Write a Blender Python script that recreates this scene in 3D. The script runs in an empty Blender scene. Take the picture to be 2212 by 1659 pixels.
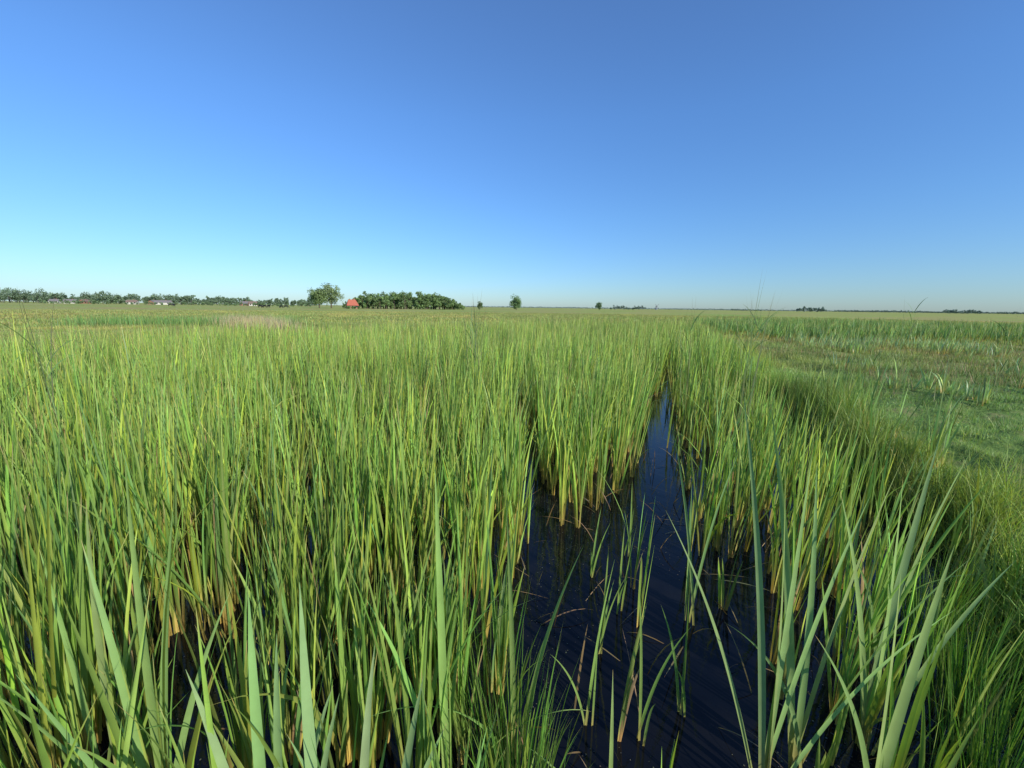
import bpy, math, numpy as np
from mathutils import Matrix, Vector
rng=np.random.default_rng(7)
S=bpy.context.scene
S.view_settings.view_transform='Standard'; S.view_settings.look='None'; S.view_settings.exposure=0
H=2.3
SUN_AZ=math.radians(136); SUN_EL=math.radians(29)
# ---------------------------------------------------------------- helpers
def vnoise(x,y,sc,seed=0):
    tab=np.random.default_rng(100+seed).random((256,256))
    x=np.asarray(x)/sc; y=np.asarray(y)/sc
    xi=np.floor(x).astype(int); yi=np.floor(y).astype(int)
    fx=x-xi; fy=y-yi; fx=fx*fx*(3-2*fx); fy=fy*fy*(3-2*fy)
    g=lambda a,b: tab[a%256,b%256]
    return (g(xi,yi)*(1-fx)+g(xi+1,yi)*fx)*(1-fy)+(g(xi,yi+1)*(1-fx)+g(xi+1,yi+1)*fx)*fy
def sstep(a,b,x):
    t=np.clip((x-a)/(b-a),0,1); return t*t*(3-2*t)
def xbank(y): return 2.62+0.38*y+0.9*(vnoise(y,y*0,1.9,3)-.5)+0.6*(vnoise(y,y*0,.55,4)-.5)
def yfar(x): return np.where(x<-3.6,29+(x+3.6)*1.1,29+(x+3.6)*.5)+3*(vnoise(x,x*0,2.5,7)-.5)
def wet(x,y):
    return np.minimum(np.minimum((xbank(y)-x)*.94, x+13.5+1.2*vnoise(y,y*0,3,5)), np.minimum(y-.45-.3*vnoise(x,x*0,.8,6), (yfar(x)-y)*.75))
def ground_z(x,y):
    d=np.hypot(x,y)
    s=wet(x,y)
    land=.44+.12*(vnoise(x,y,2.3,1)-.5)+.24*(vnoise(x,y,.8,2)-.5)*sstep(60,20,d)+.15*(vnoise(x,y,.36,8)-.5)*sstep(25,10,d)
    land=land+.22*sstep(.5,-1.0,y)*sstep(5,2,np.abs(x))
    und=-.30+.08*(vnoise(x,y,1.0,9)-.5)
    k=sstep(-.42,.28,s)
    return land*(1-k)+und*k
def make_mesh(name,co,faces4,col=None,mat=None,smooth=False):
    me=bpy.data.meshes.new(name)
    n=len(co); m=len(faces4)
    me.vertices.add(n); me.vertices.foreach_set('co',np.asarray(co,dtype=np.float32).ravel())
    me.loops.add(m*4); me.loops.foreach_set('vertex_index',np.asarray(faces4,dtype=np.int32).ravel())
    me.polygons.add(m); me.polygons.foreach_set('loop_start',np.arange(0,m*4,4,dtype=np.int32))
    me.polygons.foreach_set('loop_total',np.full(m,4,dtype=np.int32))
    me.update(calc_edges=True)
    if smooth: me.polygons.foreach_set('use_smooth',np.ones(m,dtype=bool))
    if col is not None:
        a=me.attributes.new('col','FLOAT_COLOR','POINT')
        c=np.ones((n,4),dtype=np.float32); c[:,:3]=col; a.data.foreach_set('color',c.ravel())
    if mat: me.materials.append(mat)
    ob=bpy.data.objects.new(name,me); S.collection.objects.link(ob)
    return ob
class Acc:
    def __init__(s): s.v=[];s.f=[];s.c=[];s.n=0
    def add(s,v,f,c):
        s.v.append(v); s.f.append(f+s.n); s.c.append(c); s.n+=len(v)
    def obj(s,name,mat,smooth=True):
        return make_mesh(name,np.concatenate(s.v),np.concatenate(s.f),np.concatenate(s.c),mat,smooth)
def arr(a,n): return np.broadcast_to(np.asarray(a,dtype=float),(n,)).copy()
def blades(acc,base,h,w,az,lean,curve,wang,twist,segs,cmain,cbase,ctip,basefrac=.3,tipfrac=.06,fold=False,prof='cat'):
    n=len(base)
    if n==0: return
    h=arr(h,n);w=arr(w,n);az=arr(az,n);lean=arr(lean,n);curve=arr(curve,n);wang=arr(wang,n);twist=arr(twist,n)
    t=np.linspace(0,1,segs+1)
    if prof=='cat': pr=np.clip((1-t**3.2),0.02,1)*(.72+.28*sstep(0,.35,t))
    elif prof=='iris': pr=np.clip((1-t**3.5),0.02,1)*(.5+.5*sstep(0,.6,t))
    else: pr=np.clip(1-t**1.6,0.03,1)
    th=lean[:,None]+curve[:,None]*(t[None,:]**1.6)
    dt=np.diff(t); thm=(th[:,1:]+th[:,:-1])/2
    dr=np.concatenate([np.zeros((n,1)),np.cumsum(np.sin(thm)*dt,1)],1)*h[:,None]
    dz=np.concatenate([np.zeros((n,1)),np.cumsum(np.cos(thm)*dt,1)],1)*h[:,None]
    cx=base[:,0:1]+dr*np.cos(az)[:,None]; cy=base[:,1:2]+dr*np.sin(az)[:,None]; cz=base[:,2:3]+dz
    wa=wang[:,None]+twist[:,None]*t[None,:]
    hw=.5*w[:,None]*pr[None,:]
    ox=np.cos(wa)*hw; oy=np.sin(wa)*hw
    k=3 if fold else 2
    V=np.empty((n,segs+1,k,3))
    V[:,:,0,0]=cx-ox;V[:,:,0,1]=cy-oy;V[:,:,0,2]=cz
    V[:,:,k-1,0]=cx+ox;V[:,:,k-1,1]=cy+oy;V[:,:,k-1,2]=cz
    if fold:
        V[:,:,1,0]=cx-oy*.35;V[:,:,1,1]=cy+ox*.35;V[:,:,1,2]=cz
    idx=np.arange(n*(segs+1)*k).reshape(n,segs+1,k)
    F=[]
    for j in range(k-1):
        F.append(np.stack([idx[:,:-1,j],idx[:,:-1,j+1],idx[:,1:,j+1],idx[:,1:,j]],-1).reshape(-1,4))
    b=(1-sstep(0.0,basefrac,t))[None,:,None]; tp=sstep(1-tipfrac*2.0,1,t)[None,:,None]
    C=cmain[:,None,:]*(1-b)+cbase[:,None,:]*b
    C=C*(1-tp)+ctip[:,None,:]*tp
    C=np.broadcast_to(C[:,:,None,:],(n,segs+1,k,3)).reshape(-1,3)
    acc.add(V.reshape(-1,3),np.concatenate(F),C)
def jit(c,n,v=.2,hv=.1):
    c=np.array(c)[None,:]*(1+v*rng.normal(size=(n,1)))*(1+hv*rng.normal(size=(n,3)))
    return np.clip(c,.004,.9)
CAT=(.250,.385,.082)
def cattails(acc,P,Hh,nb,wscale=1.0,segs=5,fold=False,colmain=CAT,fan=1.0):
    n=len(P)
    if n==0:return
    phi=rng.uniform(0,2*math.pi,n)
    tint=vnoise(P[:,0],P[:,1],2.2,21)
    for k in range(nb):
        side=rng.integers(0,2,n)*math.pi
        az=phi+side+rng.normal(0,.5,n)
        wind=rng.random(n)<.30; az=np.where(wind,rng.normal(.3,.6,n),az)
        h=Hh*rng.uniform(.55,1.0,n) if k else Hh*rng.uniform(.88,1.07,n)
        lean=np.abs(rng.normal(.05,.075,n))*fan; curve=np.abs(rng.normal(.06,.16,n))*fan
        big=rng.random(n)<.05; curve=np.where(big,curve+rng.uniform(.3,1.3,n),curve)
        w=rng.uniform(.008,.020,n)*wscale
        cm=jit(colmain,n,.24,.08)*(0.78+.42*tint)[:,None]
        yel=rng.random(n)<.22; cm=np.where(yel[:,None],cm*np.array([1.5,1.22,.9]),cm)
        blu=rng.random(n)<.12; cm=np.where(blu[:,None],cm*np.array([.78,.85,1.25]),cm)
        dead=rng.random(n)<.035; cm=np.where(dead[:,None],jit((.42,.31,.15),n,.2,.05),cm)
        h=np.where(dead,h*rng.uniform(.3,.9,n),h)
        cb=jit((.58,.42,.13),n,.2,.08)
        ct=np.where((rng.random(n)<.4)[:,None],jit((.55,.46,.18),n),cm*1.15)
        B=P.copy(); off=rng.uniform(0,.022,n); B[:,0]+=off*np.cos(az);B[:,1]+=off*np.sin(az)
        blades(acc,B,h,w,az,lean,curve,rng.uniform(0,math.pi,n),rng.normal(0,.7,n),segs,cm,cb,ct,.36,.05,fold)
def scatter(dens,r0,r1,half=64,cx=0,cy=0):
    a0=math.radians(half); area=a0*(r1*r1-r0*r0); n=int(dens*area)
    r=np.sqrt(rng.uniform(r0*r0,r1*r1,n)); a=rng.uniform(-a0,a0,n)
    return r*np.sin(a)+cx, r*np.cos(a)+cy
# ---------------------------------------------------------------- materials
def nodes(name):
    m=bpy.data.materials.new(name); m.use_nodes=True; nt=m.node_tree; nt.nodes.clear()
    return m,nt,nt.nodes,nt.links
def plant_mat(name,trans=.35,rough=.42,spec=.5,tcol=(1.25,1.25,.55)):
    m,nt,N,L=nodes(name)
    out=N.new('ShaderNodeOutputMaterial'); at=N.new('ShaderNodeAttribute'); at.attribute_name='col'
    tc=N.new('ShaderNodeTexCoord'); nz=N.new('ShaderNodeTexNoise'); nz.inputs['Scale'].default_value=9; nz.inputs['Detail'].default_value=3
    L.new(tc.outputs['Object'],nz.inputs['Vector'])
    mr=N.new('ShaderNodeMapRange'); mr.inputs[3].default_value=.72; mr.inputs[4].default_value=1.28
    L.new(nz.outputs['Fac'],mr.inputs[0])
    mul=N.new('ShaderNodeVectorMath'); mul.operation='SCALE'
    L.new(at.outputs['Color'],mul.inputs[0]); L.new(mr.outputs[0],mul.inputs['Scale'])
    p=N.new('ShaderNodeBsdfPrincipled'); p.inputs['Roughness'].default_value=rough; p.inputs['Specular IOR Level'].default_value=spec
    L.new(mul.outputs[0],p.inputs['Base Color'])
    tr=N.new('ShaderNodeBsdfTranslucent'); mt=N.new('ShaderNodeVectorMath'); mt.operation='MULTIPLY'; mt.inputs[1].default_value=tcol
    L.new(mul.outputs[0],mt.inputs[0]); L.new(mt.outputs[0],tr.inputs['Color'])
    mx=N.new('ShaderNodeMixShader'); mx.inputs[0].default_value=trans
    L.new(p.outputs[0],mx.inputs[1]);L.new(tr.outputs[0],mx.inputs[2]);L.new(mx.outputs[0],out.inputs[0])
    return m
def solid(name,c,rough=.7,noise=.15,scale=3):
    m,nt,N,L=nodes(name)
    out=N.new('ShaderNodeOutputMaterial'); p=N.new('ShaderNodeBsdfPrincipled'); p.inputs['Roughness'].default_value=rough
    tc=N.new('ShaderNodeTexCoord'); nz=N.new('ShaderNodeTexNoise'); nz.inputs['Scale'].default_value=scale
    L.new(tc.outputs['Object'],nz.inputs['Vector'])
    r=N.new('ShaderNodeValToRGB'); r.color_ramp.elements[0].color=(*[x*(1-noise) for x in c],1); r.color_ramp.elements[1].color=(*[min(1,x*(1+noise)) for x in c],1)
    r.color_ramp.elements[0].position=.3; r.color_ramp.elements[1].position=.7
    L.new(nz.outputs['Fac'],r.inputs[0]); L.new(r.outputs[0],p.inputs['Base Color']); L.new(p.outputs[0],out.inputs[0])
    return m
M_cat=plant_mat('cattail_leaf',.27,.45,.35)
M_grass=plant_mat('grass_blade',.32,.5,.35)
M_tree=plant_mat('tree_foliage',.25,.7,.2,(1.1,1.2,.6))
def ground_mat():
    m,nt,N,L=nodes('meadow_soil')
    out=N.new('ShaderNodeOutputMaterial'); p=N.new('ShaderNodeBsdfPrincipled'); p.inputs['Roughness'].default_value=.95; p.inputs['Specular IOR Level'].default_value=.1
    g=N.new('ShaderNodeNewGeometry')
    def noise(sc,det,stretch=None):
        n=N.new('ShaderNodeTexNoise'); n.inputs['Scale'].default_value=sc; n.inputs['Detail'].default_value=det
        if stretch:
            mp=N.new('ShaderNodeMapping'); mp.inputs['Scale'].default_value=stretch; L.new(g.outputs['Position'],mp.inputs[0]); L.new(mp.outputs[0],n.inputs['Vector'])
        else: L.new(g.outputs['Position'],n.inputs['Vector'])
        return n
    def ramp(src,els):
        r=N.new('ShaderNodeValToRGB'); cr=r.color_ramp
        while len(cr.elements)<len(els): cr.elements.new(.5)
        for e,(pp,c) in zip(cr.elements,els): e.position=pp; e.color=(*c,1)
        L.new(src,r.inputs[0]); return r
    near=ramp(noise(3.0,6).outputs['Fac'],[(.3,(.055,.10,.028)),(.5,(.12,.20,.05)),(.7,(.21,.22,.09))])
    far=ramp(noise(.02,5,(1,2.5,1)).outputs['Fac'],[(.3,(.20,.31,.06)),(.47,(.30,.36,.09)),(.58,(.35,.30,.12)),(.72,(.23,.32,.07))])
    fine=noise(.9,8); mrf=N.new('ShaderNodeMapRange'); mrf.inputs[3].default_value=.6;mrf.inputs[4].default_value=1.4; L.new(fine.outputs['Fac'],mrf.inputs[0])
    fs=N.new('ShaderNodeVectorMath'); fs.operation='SCALE'; L.new(far.outputs[0],fs.inputs[0]); L.new(mrf.outputs[0],fs.inputs['Scale'])
    ln=N.new('ShaderNodeVectorMath'); ln.operation='LENGTH'; L.new(g.outputs['Position'],ln.inputs[0])
    mr=N.new('ShaderNodeMapRange'); mr.inputs[1].default_value=12; mr.inputs[2].default_value=35; L.new(ln.outputs['Value'],mr.inputs[0])
    mx=N.new('ShaderNodeMixRGB'); L.new(mr.outputs[0],mx.inputs[0]); L.new(near.outputs[0],mx.inputs[1]); L.new(fs.outputs[0],mx.inputs[2])
    sp=N.new('ShaderNodeSeparateXYZ'); L.new(g.outputs['Position'],sp.inputs[0])
    m2=N.new('ShaderNodeMapRange'); m2.inputs[1].default_value=.03; m2.inputs[2].default_value=.22; L.new(sp.outputs['Z'],m2.inputs[0])
    mud=N.new('ShaderNodeMixRGB'); mud.inputs[1].default_value=(.030,.024,.012,1); L.new(m2.outputs[0],mud.inputs[0]); L.new(mx.outputs[0],mud.inputs[2])
    L.new(mud.outputs[0],p.inputs['Base Color'])
    bp=N.new('ShaderNodeBump'); bp.inputs['Strength'].default_value=.8; bp.inputs['Distance'].default_value=.05
    b=noise(12,6); L.new(b.outputs['Fac'],bp.inputs['Height']); L.new(bp.outputs[0],p.inputs['Normal'])
    L.new(p.outputs[0],out.inputs[0]); return m
def water_mat():
    m,nt,N,L=nodes('still_water')
    out=N.new('ShaderNodeOutputMaterial'); p=N.new('ShaderNodeBsdfPrincipled')
    p.inputs['Roughness'].default_value=.04; p.inputs['IOR'].default_value=1.34
    g=N.new('ShaderNodeNewGeometry'); n=N.new('ShaderNodeTexNoise'); n.inputs['Scale'].default_value=9; n.inputs['Detail'].default_value=4
    L.new(g.outputs['Position'],n.inputs['Vector'])
    n2=N.new('ShaderNodeTexNoise'); n2.inputs['Scale'].default_value=2.6; n2.inputs['Detail'].default_value=8; L.new(g.outputs['Position'],n2.inputs['Vector'])
    r=N.new('ShaderNodeValToRGB'); r.color_ramp.elements[0].position=.45; r.color_ramp.elements[0].color=(.003,.004,.007,1); r.color_ramp.elements[1].position=.75; r.color_ramp.elements[1].color=(.010,.010,.011,1)
    L.new(n2.outputs['Fac'],r.inputs[0]); L.new(r.outputs[0],p.inputs['Base Color'])
    b=N.new('ShaderNodeBump'); b.inputs['Strength'].default_value=.2; b.inputs['Distance'].default_value=.006
    L.new(n.outputs['Fac'],b.inputs['Height']); L.new(b.outputs[0],p.inputs['Normal']); L.new(p.outputs[0],out.inputs[0]); return m
# ---------------------------------------------------------------- ground + water
NR,NA=330,520
rr=np.concatenate([[0.0],np.geomspace(.3,7000,NR-1)])
aa=np.linspace(0,2*math.pi,NA,endpoint=False)
R,A=np.meshgrid(rr,aa,indexing='ij'); X=R*np.sin(A);Y=R*np.cos(A);Z=ground_z(X,Y)
Z=np.where(R>400,.42,Z)
idx=np.arange(NR*NA).reshape(NR,NA); nx=np.roll(idx,-1,1)
F=np.stack([idx[:-1],idx[1:],nx[1:],nx[:-1]],-1).reshape(-1,4)
ground=make_mesh('ground',np.stack([X,Y,Z],-1).reshape(-1,3),F,None,ground_mat(),True)
make_mesh('marsh_water',np.array([[-18,-.8,0],[24,-.8,0],[24,46,0],[-18,46,0]],float),np.array([[0,1,2,3]]),None,water_mat())
# ---------------------------------------------------------------- reed density map
cyl=np.array([.5,.9,2.5,3.5,4.5,6.2,8.4,11,14,18]); cxl=np.array([.86,.86,.98,1.2,1.65,2.35,3.25,4.35,5.5,6.9]); cwl=np.array([.62,.58,.72,.66,.40,.32,.26,.20,.12,.0])
def open_water(x,y):
    c=np.interp(y,cyl,cxl)+.35*(vnoise(y,y*0,1.1,33)-.5); w=np.interp(y,cyl,cwl)*(0.5+1.0*vnoise(x,y,.5,31))
    k1=sstep(.75,1.6,np.abs(x-c)/np.maximum(w,.02))
    c2=np.interp(y,[2.5,4.5,6.5,9,13,17],[.45,.30,.22,.0,-.3,-.5]); w2=np.interp(y,[2.5,4.5,6.5,9,13,15,18,19],[.3,.12,.10,.05,.08,.35,.3,0])*(.5+vnoise(x,y,.6,32))
    k2=sstep(.7,1.5,np.abs(x-c2)/np.maximum(w2,.02))
    return k1*k2
bed=Acc()
def fill(dens,r0,r1,nb,ws,segs,fold,hscale=1):
    x,y=scatter(dens,r0,r1)
    s=wet(x,y); keep=(s>.03)&(y>.75)
    ow=open_water(x,y); keep&=rng.random(len(x))<np.maximum(ow,.035)
    c=np.interp(y,cyl,cxl); right=(x>c)&(y<22); xb=xbank(y)
    db=xb-x
    pr=np.interp(y,[0,2.5,4.2,7,12,20],[.50,.50,.60,.64,.75,.9])*(.55+.45*sstep(.2,1.2,db))
    keep&=(~right)|(rng.random(len(x))<pr)
    keep&=vnoise(x,y,.35,41)>.18
    keep&=~((y<1.20)&(x>-1.35)&(x<-.2))
    keep&=~((np.hypot(x-.0,y)<1.0)&(x>.4))
    x=x[keep];y=y[keep];ow=ow[keep];right=right[keep];db=db[keep]
    hh=rng.normal(1.57,.17,len(x))+.3*(vnoise(x,y,3.0,42)-.5)+.22*(vnoise(x,y,.7,43)-.5)
    near=np.hypot(x,y)<2.6; hh=np.where(near,hh*rng.uniform(.6,.95,len(x)),hh)
    hh=np.where(ow<.5,hh*rng.uniform(.35,.8,len(x)),hh)
    hh=np.where(right&(y<10),hh*rng.uniform(.65,1.0,len(x))*(.62+.38*sstep(.3,1.3,db)),hh)
    cattails(bed,np.stack([x,y,np.full(len(x),-.05)],-1),hh*hscale,nb,ws,segs,fold)
fill(38,.8,4.5,5,1.4,8,True)
fill(38,4.5,9,5,1.3,5,False)
fill(30,9,17,5,1.45,4,False)
fill(17,17,42,4,2.1,3,False)
x,y=scatter(6,26,75); k=(x>xbank(y)+1.5)&(x*.25+y>26+9*vnoise(x,y,5,44))&(x>9)&(y<60)&(vnoise(x,y,3,45)>.28)
x=x[k];y=y[k]
cattails(bed,np.stack([x,y,ground_z(x,y)],-1),rng.normal(.95,.2,len(x)),4,2.8,3,False,(.18,.30,.085),1.5)
bed.obj('cattail_bed',M_cat)
# ---------------------------------------------------------------- foreground hero cattails
def hero(px,py,bl,col=(.27,.40,.14),ws=1.2,prof='cat',wr=.5):
    a=Acc()
    for (h,az,lean,curve,w) in bl:
        c=jit(col,1,.10,.05); tip=jit((.46,.36,.14),1) if rng.random()<.35 else c
        blades(a,np.array([[px+rng.normal(0,.02),py+rng.normal(0,.02),-.04]]),h,w*ws,math.radians(az),lean,curve,rng.uniform(-wr,wr),rng.normal(0,.5*wr*2),18,c,jit((.45,.40,.13),1,.1,.05),tip,.25,.02,True,prof)
    return a.obj('cattail_plant',M_cat)
hero(1.22,1.50,[(2.05,165,.10,.12,.026),(1.95,150,.04,.1,.024),(1.6,20,.18,.25,.022),(1.5,150,.25,.3,.02),(1.3,0,.35,.5,.02),(1.75,60,.02,.1,.026)])
hero(1.46,1.60,[(2.0,165,.12,.12,.030),(1.75,10,.10,.2,.026),(1.45,340,.2,.3,.03),(1.65,90,.05,.15,.026),(1.2,190,.2,.8,.02)])
hero(1.92,1.74,[(1.75,30,.08,.12,.034),(1.5,150,.12,.2,.026),(1.3,0,.25,.35,.022),(1.55,80,.05,.1,.024)])
hero(1.60,1.36,[(1.45,20,.08,.10,.036),(1.1,170,.15,.5,.026),(1.3,80,.05,.1,.028)],wr=.4)
hero(2.3,2.1,[(1.6,10,.10,.3,.024),(1.6,120,.08,.2,.022),(1.2,200,.25,.5,.02)])
hero(1.35,2.6,[(1.55,170,.12,.15,.018),(1.4,20,.1,.3,.016),(1.1,80,.1,.2,.016)])
hero(-1.45,1.28,[(1.75,95,.04,.06,.034),(1.6,60,.1,.1,.028),(1.45,150,.12,.2,.028),(1.2,200,.25,.3,.024),(1.3,20,.2,.25,.024)],(.25,.38,.11))
G=(.27,.40,.17)
hero(-.95,1.12,[(1.34,95,.04,.08,.044),(1.1,170,.12,.15,.036)],G,1.0,'iris',.4)
hero(-.86,1.17,[(1.15,80,.05,.1,.040),(.95,10,.16,.2,.034)],G,1.0,'iris',.4)
hero(-.72,1.12,[(1.40,100,.03,.08,.046),(1.0,30,.13,.15,.036)],G,1.0,'iris',.35)
hero(-.58,1.16,[(1.12,60,.07,.15,.040),(.85,170,.18,.3,.032)],G,1.0,'iris',.4)
hero(-.46,1.08,[(1.08,40,.13,.15,.042),(.9,20,.2,.3,.032)],G,1.0,'iris',.35)
hero(-.28,1.45,[(1.7,110,.03,.08,.032),(1.4,40,.1,.1,.028),(1.2,180,.15,.3,.024),(.9,10,.4,1.6,.022)],(.25,.40,.11))
hero(.02,1.65,[(1.5,120,.04,.1,.024),(1.3,10,.12,.3,.022),(1.0,200,.3,1.4,.02)],(.25,.40,.11))
hero(-1.9,1.5,[(1.5,90,.03,.1,.026),(1.3,150,.1,.2,.024),(1.1,30,.2,.2,.024)],(.25,.38,.11))
hero(-.15,1.08,[(.95,165,.45,1.2,.026),(.8,20,.4,1.3,.024),(.75,90,.1,.3,.024)],(.25,.38,.11))
hero(.42,1.3,[(.75,80,.2,.4,.018),(.6,150,.4,1.4,.018)],(.25,.38,.11))
for (x,y,h) in [(.72,1.75,1.05),(1.0,1.9,.95),(.6,2.3,.9),(.85,2.7,.8),(.7,3.1,.7),(1.1,3.4,.75),(.45,1.8,1.1)]:
    hero(x,y,[(h,rng.uniform(0,360),.05,.1,.014),(h*.85,rng.uniform(0,360),.12,.3,.014),(h*.6,rng.uniform(0,360),.2,.5,.012)],(.22,.36,.09))
a=Acc()
for (x,y,h) in [(3.6,6.0,2.85),(3.75,6.15,2.65),(3.5,5.8,2.5),(8.9,9.0,2.4),(-.75,8.0,2.75),(-.85,8.2,2.55),(-.6,7.8,2.5),(-5.6,4.7,2.5),(9.6,7.8,2.2),(4.4,7.2,2.6),(3.1,7.0,2.5)]:
    z=float(max(ground_z(np.array([x]),np.array([y]))[0],-.05)); n=3
    P=np.tile([[x,y,z]],(n,1))+rng.normal(0,.04,(n,3))*[1,1,0]
    blades(a,P,h*rng.uniform(.92,1.04,n)-z*.5,.016,rng.uniform(0,6.28,n),rng.uniform(.0,.05,n),rng.uniform(.05,.30,n),rng.uniform(0,.6,n),.3,10,jit((.13,.18,.07),n),jit((.2,.2,.07),n),jit((.13,.11,.06),n),.3,.1)
    for q in range(4):
        zz=z+h*rng.uniform(.45,.8)
        blades(a,np.array([[x,y,zz]]),h*rng.uniform(.15,.3),.016,rng.uniform(0,6.28),.4,rng.uniform(.6,1.6),rng.uniform(0,3),.2,6,jit((.16,.24,.08),1),jit((.16,.24,.08),1),jit((.2,.16,.08),1))
a.obj('tall_reed_stems',M_cat)
a=Acc()
for (cx,cy,nn,hh) in [(.05,1.45,150,.85),(-.1,1.75,70,.9),(-2.3,1.2,120,.8),(2.3,1.5,140,.8),(2.6,1.9,140,.8),(2.15,1.25,100,.7),(2.9,2.4,120,.8)]:
    n=nn; P=np.stack([cx+rng.normal(0,.08,n),cy+rng.normal(0,.08,n),np.full(n,-.03)],-1)
    az=np.arctan2(P[:,1]-cy,P[:,0]-cx)
    blades(a,P,hh*rng.uniform(.6,1.05,n),rng.uniform(.004,.007,n),az,np.abs(rng.normal(.1,.07,n)),rng.uniform(0,.35,n),rng.uniform(0,3,n),.5,7,jit((.13,.26,.045),n),jit((.2,.18,.05),n),jit((.2,.17,.06),n))
a.obj('rush_tuft',M_grass)
a=Acc()
x,y=scatter(9,.9,6.5); k=(wet(x,y)>.05); x=x[k];y=y[k]; n=len(x)
blades(a,np.stack([x,y,np.full(n,.003)],-1),rng.uniform(.1,.5,n),rng.uniform(.006,.014,n),rng.uniform(0,6.28,n),rng.uniform(.2,1.4,n),rng.uniform(0,1.0,n),rng.uniform(0,3,n),.5,5,jit((.30,.21,.10),n,.3),jit((.16,.11,.05),n,.3),jit((.2,.13,.06),n,.3))
a.obj('dead_reed_litter',M_cat)
x,y=scatter(300,.9,7); k=(wet(x,y)>.05)&(vnoise(x,y,.5,50)>.45); x=x[k];y=y[k]; n=len(x)
s=rng.uniform(.0015,.006,n); an=rng.uniform(0,6.28,n)
V=np.empty((n,4,3)); 
for j in range(4):
    V[:,j,0]=x+s*np.cos(an+j*1.57)*rng.uniform(.6,1.2,n);V[:,j,1]=y+s*np.sin(an+j*1.57);V[:,j,2]=.004
ac=Acc(); ac.add(V.reshape(-1,3),np.arange(n*4).reshape(n,4),np.repeat(jit((.12,.12,.10),n,.4),4,0)); ac.obj('floating_debris',M_grass,False)
# ---------------------------------------------------------------- grass
def grass(acc,x,y,h,w,segs,cm,lean=.3,curve=.7,ctip=None):
    n=len(x); z=ground_z(x,y)-.01
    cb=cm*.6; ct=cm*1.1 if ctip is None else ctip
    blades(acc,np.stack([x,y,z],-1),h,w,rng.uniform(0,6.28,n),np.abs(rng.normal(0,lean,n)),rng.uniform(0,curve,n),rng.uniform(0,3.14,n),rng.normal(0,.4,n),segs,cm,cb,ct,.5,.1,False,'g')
def gcol(x,y,n,base=(.24,.37,.12)):
    t=vnoise(x,y,1.3,61)[:,None]; u=vnoise(x,y,4.5,62)[:,None]
    c=jit(base,n,.18,.08)*(.60+.8*t)
    c=c*(1+np.clip(u-.55,0,1)*np.array([[1.6,.5,.6]])*1.2)
    return c
pg=Acc()
x,y=scatter(1400,3.0,9.5,66); k=(wet(x,y)<-.05)&(x>0); x=x[k];y=y[k]; n=len(x)
lump=vnoise(x,y,.45,63); s=-wet(x,y)
hh=(.025+.17*lump**2.5+.08*sstep(.7,.1,s))*rng.uniform(.6,1.3,n)
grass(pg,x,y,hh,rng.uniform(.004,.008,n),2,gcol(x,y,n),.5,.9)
x,y=scatter(450,9.5,18,66); k=(wet(x,y)<-.05)&((x>0)|(x<-12)); x=x[k];y=y[k]; n=len(x)
lump=vnoise(x,y,.6,63)
grass(pg,x,y,(.04+.22*lump**2.5)*rng.uniform(.6,1.3,n),rng.uniform(.008,.014,n),2,gcol(x,y,n),.5,.9)
x,y=scatter(80,18,45,66); k=(wet(x,y)<-.05); x=x[k];y=y[k]; n=len(x)
grass(pg,x,y,rng.uniform(.12,.30,n),rng.uniform(.015,.028,n),2,gcol(x,y,n,(.26,.35,.10)),.35,.6,jit((.38,.30,.15),n))
x,y=scatter(9,45,130,62); n=len(x)
grass(pg,x,y,rng.uniform(.2,.42,n),rng.uniform(.05,.09,n),2,gcol(x,y,n,(.28,.36,.10)),.35,.6,jit((.40,.32,.16),n))
pg.obj('meadow_grass',M_grass)
bg=Acc()
t=rng.uniform(.3,26,60000); n=len(t); off=rng.normal(-.02,.34,n); x=xbank(t)+off; y=t
k=rng.random(n)<np.interp(t,[0,8,26],[1,.8,.35]); x=x[k];y=y[k];off=off[k];n=len(x)
patch=vnoise(x,y,.5,71)
h=(.22+.70*patch)*rng.uniform(.45,1.15,n)
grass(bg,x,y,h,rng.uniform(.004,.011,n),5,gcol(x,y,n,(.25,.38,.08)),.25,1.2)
tx,ty=scatter(1.1,4,24,64); k=(wet(tx,ty)<-.4)&(tx>0); tx=tx[k];ty=ty[k]
for cx,cy in zip(tx,ty):
    n=60; x=cx+rng.normal(0,.14,n); y=cy+rng.normal(0,.14,n)
    grass(bg,x,y,rng.uniform(.12,.42,n),rng.uniform(.006,.012,n),3,gcol(x,y,n,(.24,.35,.11)),.25,.9)
x=rng.uniform(-4,4.5,14000); y=rng.uniform(-1,1.0,14000); k=wet(x,y)<.1; x=x[k];y=y[k];n=len(x)
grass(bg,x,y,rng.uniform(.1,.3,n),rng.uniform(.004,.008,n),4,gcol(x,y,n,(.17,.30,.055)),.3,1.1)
bg.obj('bank_grass',M_grass)
a=Acc(); x=rng.uniform(5,22,12000);y=rng.uniform(8.5,24,12000); k=(wet(x,y)<-.4)&(vnoise(x,y,2.2,81)>.5)&(x>xbank(y)+.5); x=x[k];y=y[k];n=len(x)
grass(a,x,y,rng.uniform(.12,.45,n),rng.uniform(.007,.013,n),3,jit((.38,.29,.17),n,.25),.3,.5,jit((.42,.28,.18),n)); a.obj('dry_grass_stems',M_grass)
a=Acc(); x,y=scatter(12,12,30,62); k=(x>xbank(y)+3.0)&(vnoise(x,y,2.2,82)>.55)&(y<24); x=x[k];y=y[k]
cattails(a,np.stack([x,y,ground_z(x,y)],-1),rng.normal(.62,.16,len(x)),5,1.8,4,False,(.26,.39,.16),2.0)
x,y=scatter(10,3.0,14,60); k=(x>xbank(y)-.2)&(x<xbank(y)+1.2)&(vnoise(x,y,1.2,83)>.42); x=x[k];y=y[k]
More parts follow.
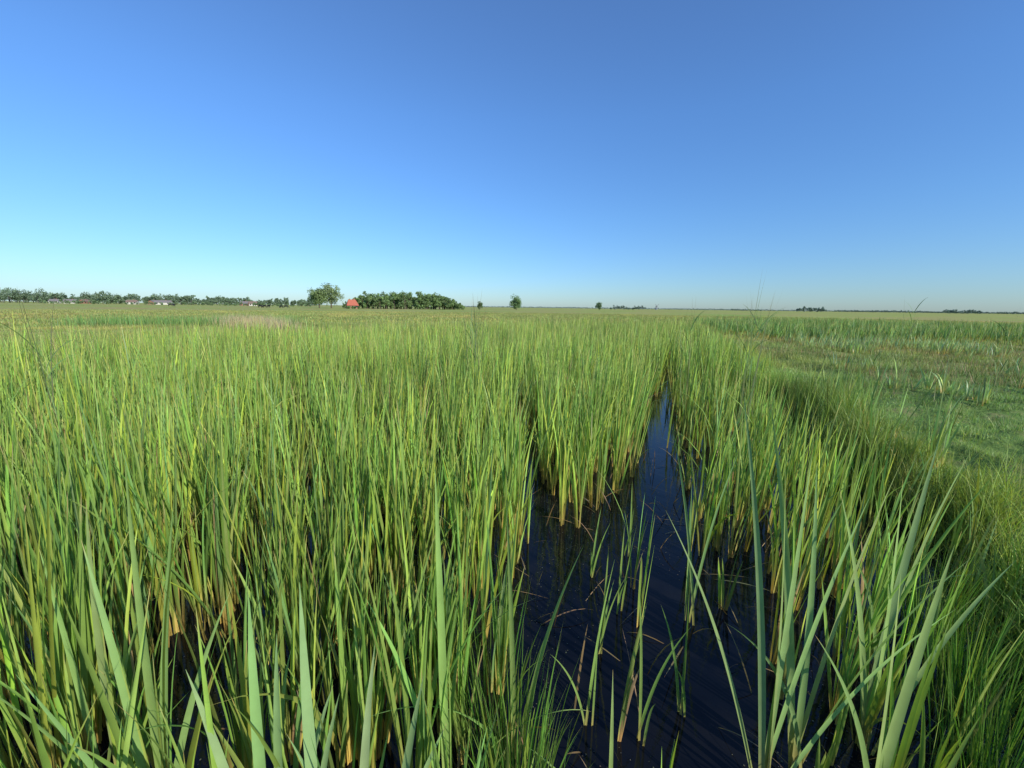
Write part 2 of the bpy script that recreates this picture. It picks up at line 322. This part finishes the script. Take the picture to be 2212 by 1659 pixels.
cattails(a,np.stack([x,y,np.maximum(ground_z(x,y),-.05)],-1),rng.normal(.82,.2,len(x)),4,1.2,6,False,(.26,.39,.11),1.6)
a.obj('iris_patch',M_cat)
a=Acc(); n=2600; x=rng.normal(-21.5,2.6,n); y=33+ (x+21.5)*-.8+rng.normal(0,1.2,n)
grass(a,x,y,rng.uniform(.6,1.1,n),.03,3,jit((.52,.44,.27),n,.15),.12,.3,jit((.5,.4,.25),n)); a.obj('dry_reed_stand',M_grass)
a=Acc(); n=2500; t=rng.random(n); x=-34+t*14+rng.normal(0,.7,n); y=31+t*6+rng.normal(0,1.2,n)
grass(a,x,y,rng.uniform(.6,1.1,n),.035,3,jit((.19,.33,.10),n,.15),.12,.3); a.obj('creek_reeds',M_grass)
a=Acc(); x,y=scatter(2.5,4.0,14,64); k=(wet(x,y)<-.15)&(x>0); x=x[k];y=y[k]; n=len(x); z=ground_z(x,y)+rng.uniform(.15,.3,n)
s=.012; V=np.empty((n,4,3))
for j in range(4): V[:,j,0]=x+s*math.cos(j*1.57);V[:,j,1]=y+s*math.sin(j*1.57);V[:,j,2]=z+.004*(j%2)
a.add(V.reshape(-1,3),np.arange(n*4).reshape(n,4),np.tile([[.75,.55,.02]],(n*4,1)))
blades(a,np.stack([x,y,ground_z(x,y)],-1),z-ground_z(x,y),.003,0,0,0,0,0,2,jit((.1,.17,.05),n),jit((.1,.17,.05),n),jit((.1,.17,.05),n))
a.obj('buttercup_flowers',M_grass,False)
# ---------------------------------------------------------------- trees
def cone(acc,p0,p1,r0,r1,col,k=6):
    p0=np.array(p0,float);p1=np.array(p1,float); d=p1-p0; d/=np.linalg.norm(d)
    u=np.cross(d,[0.3,.9,.1]);u/=np.linalg.norm(u);v=np.cross(d,u)
    an=np.arange(k)*2*math.pi/k
    ring=np.cos(an)[:,None]*u+np.sin(an)[:,None]*v
    V=np.concatenate([p0+ring*r0,p1+ring*r1]); i=np.arange(k);j=(i+1)%k
    acc.add(V,np.stack([i,j,j+k,i+k],-1),np.tile([col],(2*k,1)))
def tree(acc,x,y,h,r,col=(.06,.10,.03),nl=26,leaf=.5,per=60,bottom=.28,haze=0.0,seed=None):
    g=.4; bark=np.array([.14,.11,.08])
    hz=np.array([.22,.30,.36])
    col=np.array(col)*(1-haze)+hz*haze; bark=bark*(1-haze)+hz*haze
    cone(acc,(x,y,g-.2),(x+rng.normal(0,.02)*h,y,g+h*.45),h*.028,h*.016,bark,7)
    cz=g+h*(bottom+1)/2; rz=h*(1-bottom)/2
    cen=[]
    for i in range(nl):
        d=rng.normal(size=3); d/=np.linalg.norm(d); rad=rng.uniform(.25,.82)
        c=np.array([x+d[0]*r*rad,y+d[1]*r*rad,cz+d[2]*rz*rad]); cen.append(c)
        if i<9: cone(acc,(x,y,g+h*rng.uniform(.2,.42)),c,h*.012,h*.003,bark,4)
    cen=np.array(cen); lr=rng.uniform(.22,.42,nl)*min(r,rz)
    n=nl*per; ci=np.repeat(np.arange(nl),per); d=rng.normal(size=(n,3)); d/=np.linalg.norm(d,axis=1)[:,None]
    P=cen[ci]+d*(lr[ci]*rng.uniform(.4,1.15,n))[:,None]
    u=rng.normal(size=(n,3));u/=np.linalg.norm(u,axis=1)[:,None]; v=np.cross(u,d+rng.normal(0,.4,(n,3))); v/=np.linalg.norm(v,axis=1)[:,None]
    s=(leaf*rng.uniform(.5,1.1,n))[:,None]*.5
    V=np.stack([P-u*s-v*s*.6,P+u*s-v*s*.6,P+u*s*.7+v*s*.7,P-u*s*.7+v*s*.6],1).reshape(-1,3)
    lc=rng.uniform(.75,1.25,nl)[ci]
    C=col[None,:]*lc[:,None]*rng.uniform(.8,1.2,(n,1))
    acc.add(V,np.arange(n*4).reshape(n,4),np.repeat(C,4,0))
def az2x(px,Y): return (px-1106)/875*Y
def single(px,Y,h,r,**k):
    a=Acc(); tree(a,az2x(px,Y),Y,h,r,**k); a.obj('deciduous_tree',M_tree,False)
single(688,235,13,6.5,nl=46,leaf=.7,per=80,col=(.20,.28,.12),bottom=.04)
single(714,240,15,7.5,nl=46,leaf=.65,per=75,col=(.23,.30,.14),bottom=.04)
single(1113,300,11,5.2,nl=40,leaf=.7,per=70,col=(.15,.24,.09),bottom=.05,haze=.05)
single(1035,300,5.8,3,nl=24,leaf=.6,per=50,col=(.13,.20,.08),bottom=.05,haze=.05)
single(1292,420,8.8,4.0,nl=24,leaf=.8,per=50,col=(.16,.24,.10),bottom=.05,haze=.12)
a=Acc()
for px in np.arange(745,1000,6):
    for q in range(3):
        hs_=.45 if (q==0 and rng.random()<.4) else 1
        hh=np.interp(px,[745,765,780,860,930,960,1000],[3,8,10.5,11.5,11,9,3.5])*rng.uniform(.74,1.1)*hs_
        if px<778 and q==0: hh=min(hh,1.6)
        Yd=(215 if q==0 and px<778 else 246+q*9)+rng.uniform(-4,4)
        g=rng.uniform(.75,1.5)
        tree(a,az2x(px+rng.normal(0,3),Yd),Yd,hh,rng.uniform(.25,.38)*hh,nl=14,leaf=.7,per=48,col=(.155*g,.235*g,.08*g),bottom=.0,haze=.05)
a.obj('woodland',M_tree,False)
a=Acc()
for px in np.arange(-420,690,5.5):
    Yd=500+rng.uniform(-40,60)
    hh=np.interp(px,[-420,60,120,150,175,190,300,420,480,560,680],[20,19,15,9,13,17,14,12,13,9,11])*rng.uniform(.6,1.12)
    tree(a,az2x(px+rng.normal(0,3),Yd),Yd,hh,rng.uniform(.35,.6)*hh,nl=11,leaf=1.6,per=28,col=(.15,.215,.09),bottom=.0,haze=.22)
for px in np.arange(90,670,7):
    if rng.random()<.75:
        Yd=405+rng.uniform(-8,20); hh=rng.uniform(1.5,5.0)
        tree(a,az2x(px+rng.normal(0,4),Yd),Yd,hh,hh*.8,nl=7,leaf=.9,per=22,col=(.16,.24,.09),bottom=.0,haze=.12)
for (p0,p1,hh,Yd,hz) in [(1318,1385,9,900,.4),(1722,1778,13,1000,.45),(1580,1640,7,1300,.5),(2040,2120,12,1200,.5),(1800,2500,9,1500,.55),(1000,2300,9,2300,.65)]:
    for px in np.arange(p0,p1,6000/Yd*1.0):
        h2=hh*rng.uniform(.55,1.15)
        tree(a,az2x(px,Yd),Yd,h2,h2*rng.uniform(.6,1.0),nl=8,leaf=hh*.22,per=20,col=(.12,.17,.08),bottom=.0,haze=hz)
a.obj('distant_treeline',M_tree,False)
# ---------------------------------------------------------------- buildings
M_brick=solid('brick_wall',(.28,.15,.10)); M_white=solid('white_render',(.52,.50,.45),.8,.05); M_tile=solid('orange_roof_tile',(.42,.12,.07),.8,.15)
M_grey=solid('grey_roof_tile',(.19,.17,.165),.7,.15); M_glass=solid('window_glass',(.03,.035,.04),.1); M_door=solid('door_paint',(.05,.12,.07),.5); M_black=solid('black_hide',(.012,.011,.010),.6)
M_rust=solid('brown_roof_tile',(.20,.14,.11),.8)
def part(name,V,Fc,mat,par):
    me=bpy.data.meshes.new(name); me.from_pydata([tuple(v) for v in V],[],Fc); me.materials.append(mat); me.update()
    o=bpy.data.objects.new(name,me); S.collection.objects.link(o); o.parent=par; return o
def boxv(x0,x1,y0,y1,z0,z1):
    return [(x0,y0,z0),(x1,y0,z0),(x1,y1,z0),(x0,y1,z0),(x0,y0,z1),(x1,y0,z1),(x1,y1,z1),(x0,y1,z1)]
BF=[(0,3,2,1),(4,5,6,7),(0,1,5,4),(1,2,6,5),(2,3,7,6),(3,0,4,7)]
def house(name,x,y,rot,w,d,hw,hr,wall,roof,hip=.0,nwin=3):
    e=bpy.data.objects.new(name,None); S.collection.objects.link(e); e.location=(x,y,.35); e.rotation_euler=(0,0,rot)
    w2,d2=w/2,d/2; hp=hip*w2
    part('walls',boxv(-w2,w2,-d2,d2,0,hw),BF,wall,e)
    if hip==0:
        part('gables',[(-w2,-d2,hw),(-w2,d2,hw),(-w2,0,hw+hr-.15),(w2,-d2,hw),(w2,d2,hw),(w2,0,hw+hr-.15)],[(0,1,2),(3,5,4)],wall,e)
    o=.4; b=hw-.1
    part('roof',[(-w2-o,-d2-o,b),(w2+o,-d2-o,b),(w2+o,d2+o,b),(-w2-o,d2+o,b),(-w2-o*(hip==0)+hp,0,hw+hr),(w2+o*(hip==0)-hp,0,hw+hr)],[(0,1,5,4),(2,3,4,5),(3,0,4),(1,2,5)] if hip>0 else [(0,1,5,4),(2,3,4,5)],roof,e)
    for i in range(nwin):
        cx=-w2+w*(i+.5)/nwin
        if i==nwin//2: part('door',boxv(cx-.5,cx+.5,-d2-.06,-d2-.01,0.02,2.1),BF,M_door,e)
        else: part('window_%d'%i,boxv(cx-.6,cx+.6,-d2-.06,-d2-.01,.9,2.1),BF,M_glass,e)
    part('chimney',boxv(w2*.3,w2*.3+.6,-.3,.3,hw+hr-1.0,hw+hr+.6),BF,M_brick,e)
house('farmhouse',az2x(759,225),225,.5,5.6,6,1.9,3.2,M_brick,M_tile,.35)
for px,Y,w,mt,rf,r in [(152,455,10,M_white,M_grey,.2),(182,460,8,M_brick,M_rust,1.3),(285,450,9,M_white,M_rust,.1),(352,440,14,M_white,M_grey,.15),(330,445,8,M_brick,M_grey,1.4),(545,430,7,M_white,M_rust,.3),(118,460,8,M_white,M_grey,.1),(527,435,7,M_brick,M_grey,.0)]:
    house('house',az2x(px,Y),Y,r+.3,w,7,2.4,2.4,mt,rf)
def windmill(x,y):
    e=bpy.data.objects.new('windmill',None); S.collection.objects.link(e); e.location=(x,y,.4); e.rotation_euler=(0,0,.25); e.scale=(.8,.8,.8)
    md=solid('dark_thatch',(.17,.19,.21))
    k=8; V=[];F=[]
    for (r,z) in [(4.5,0),(3.4,6),(2.3,12.5)]:
        for i in range(k): V.append((r*math.cos(i*math.pi/4),r*math.sin(i*math.pi/4),z))
    for l in range(2):
        for i in range(k): F.append((l*k+i,l*k+(i+1)%k,(l+1)*k+(i+1)%k,(l+1)*k+i))
    part('tower',V,F,md,e)
    part('cap',[(-2.3,-3,12.5),(2.3,-3,12.5),(2.3,3,12.5),(-2.3,3,12.5),(0,-3,15.3),(0,3,14.6)],[(0,1,4),(1,2,5,4),(2,3,5),(3,0,4,5),(0,3,2,1)],md,e)
    for i in range(4):
        a=math.radians(40+90*i); c,s=math.cos(a),math.sin(a)
        q=lambda u,v,yy:(u*c-v*s,yy,13.5+u*s+v*c)
        part('sail_%d'%i,[q(0,-.2,-3.6),q(10.5,-.2,-3.6),q(10.5,.2,-3.6),q(0,.2,-3.6),q(0,-.2,-3.3),q(10.5,-.2,-3.3),q(10.5,.2,-3.3),q(0,.2,-3.3)],BF,md,e)
        part('lattice_%d'%i,[q(2,.25,-3.5),q(10.5,.25,-3.5),q(10.5,1.7,-3.5),q(2,1.7,-3.5)],[(0,1,2,3)],md,e)
windmill(az2x(1415,1250),1250)
def cow(x,y,rot,graze=True):
    V=[(0,0,1.15),(.45,0,1.12),(.85,0,1.2),(1.25,0,.85 if graze else 1.5),(1.5,0,.45 if graze else 1.62),(1.72,0,.22 if graze else 1.5),
       (-.5,0,1.12),(-.85,0,1.18),(-1.0,0,.85),(-1.02,0,.55)]
    R=[.40,.38,.30,.18,.15,.09,.38,.27,.03,.04]
    E=[(0,1),(1,2),(2,3),(3,4),(4,5),(0,6),(6,7),(7,8),(8,9)]
    for sx in (.2,-.2):
        i=len(V); V+=[(.72,sx,.85),(.72,sx,.45),(.74,sx,.0)]; R+=[.13,.07,.06]; E+=[(2,i),(i,i+1),(i+1,i+2)]
        i=len(V); V+=[(-.7,sx,.9),(-.62,sx,.65),(-.85,sx,.42),(-.8,sx,.0)]; R+=[.17,.12,.07,.06]; E+=[(7,i),(i,i+1),(i+1,i+2),(i+2,i+3)]
        i=len(V); V+=[(V[4][0]-.08,sx*1.1,V[4][2]+.12)]; R+=[.04]; E+=[(4,i)]
    me=bpy.data.meshes.new('cow'); me.from_pydata(V,E,[]); o=bpy.data.objects.new('cow',me); S.collection.objects.link(o)
    md=o.modifiers.new('Skin','SKIN')
    for i,r in enumerate(R): me.skin_vertices[0].data[i].radius=(r,r)
    me.skin_vertices[0].data[0].use_root=True
    o.modifiers.new('Sub','SUBSURF').levels=1
    me.materials.append(M_black); o.location=(x,y,.42); o.rotation_euler=(0,0,rot)
for i,(px,Y) in enumerate([(366,230),(374,233),(560,210),(570,214),(578,211),(606,205),(615,208)]):
    try: cow(az2x(px,Y),Y,rng.uniform(-.6,.6)+(math.pi if i%2 else 0),i%3!=1)
    except Exception as ex: print('cow',ex)
# ---------------------------------------------------------------- world, sun, camera
w=bpy.data.worlds.new('World'); S.world=w; w.use_nodes=True; nt=w.node_tree; N=nt.nodes;L=nt.links
bgn=N['Background']; sky=N.new('ShaderNodeTexSky'); sky.sky_type='NISHITA'; sky.sun_disc=False
sky.sun_elevation=SUN_EL; sky.sun_rotation=SUN_AZ; sky.air_density=1.0; sky.dust_density=.3; sky.ozone_density=3.0; sky.altitude=0
hs=N.new('ShaderNodeHueSaturation'); hs.inputs['Saturation'].default_value=1.04
tn=N.new('ShaderNodeMixRGB'); tn.blend_type='MULTIPLY'; tn.inputs[0].default_value=1
tc=N.new('ShaderNodeTexCoord'); sx=N.new('ShaderNodeSeparateXYZ'); L.new(tc.outputs['Generated'],sx.inputs[0])
cr=N.new('ShaderNodeValToRGB'); el=cr.color_ramp.elements
el[0].position=0.0; el[0].color=(.50,.68,.94,1); el[1].position=.62; el[1].color=(.82,1.02,1.30,1)
for p,c in [(.08,(.54,.75,1.0)),(.2,(.60,.86,1.14)),(.38,(.70,.98,1.30))]:
    e=el.new(p); e.color=(*c,1)
L.new(sx.outputs['Z'],cr.inputs[0]); L.new(cr.outputs[0],tn.inputs[2])
L.new(sky.outputs[0],hs.inputs['Color']); L.new(hs.outputs[0],tn.inputs[1]); L.new(tn.outputs[0],bgn.inputs[0]); bgn.inputs[1].default_value=.15
sl=bpy.data.lights.new('sun','SUN'); sl.energy=5.0; sl.angle=math.radians(.5); sl.color=(1,.93,.79)
so=bpy.data.objects.new('sun',sl); S.collection.objects.link(so)
sd=Vector((math.sin(SUN_AZ)*math.cos(SUN_EL),math.cos(SUN_AZ)*math.cos(SUN_EL),math.sin(SUN_EL)))
so.rotation_euler=sd.to_track_quat('Z','Y').to_euler(); so.location=sd*50
cd=bpy.data.cameras.new('camera'); cd.lens=14.0; cd.sensor_width=36; cd.clip_start=.05; cd.clip_end=12000
co=bpy.data.objects.new('camera',cd); S.collection.objects.link(co); S.camera=co
co.matrix_world=Matrix.Translation((0,0,H))@Matrix.Rotation(math.radians(90-10.9),4,'X')@Matrix.Rotation(math.radians(.72),4,'Z')
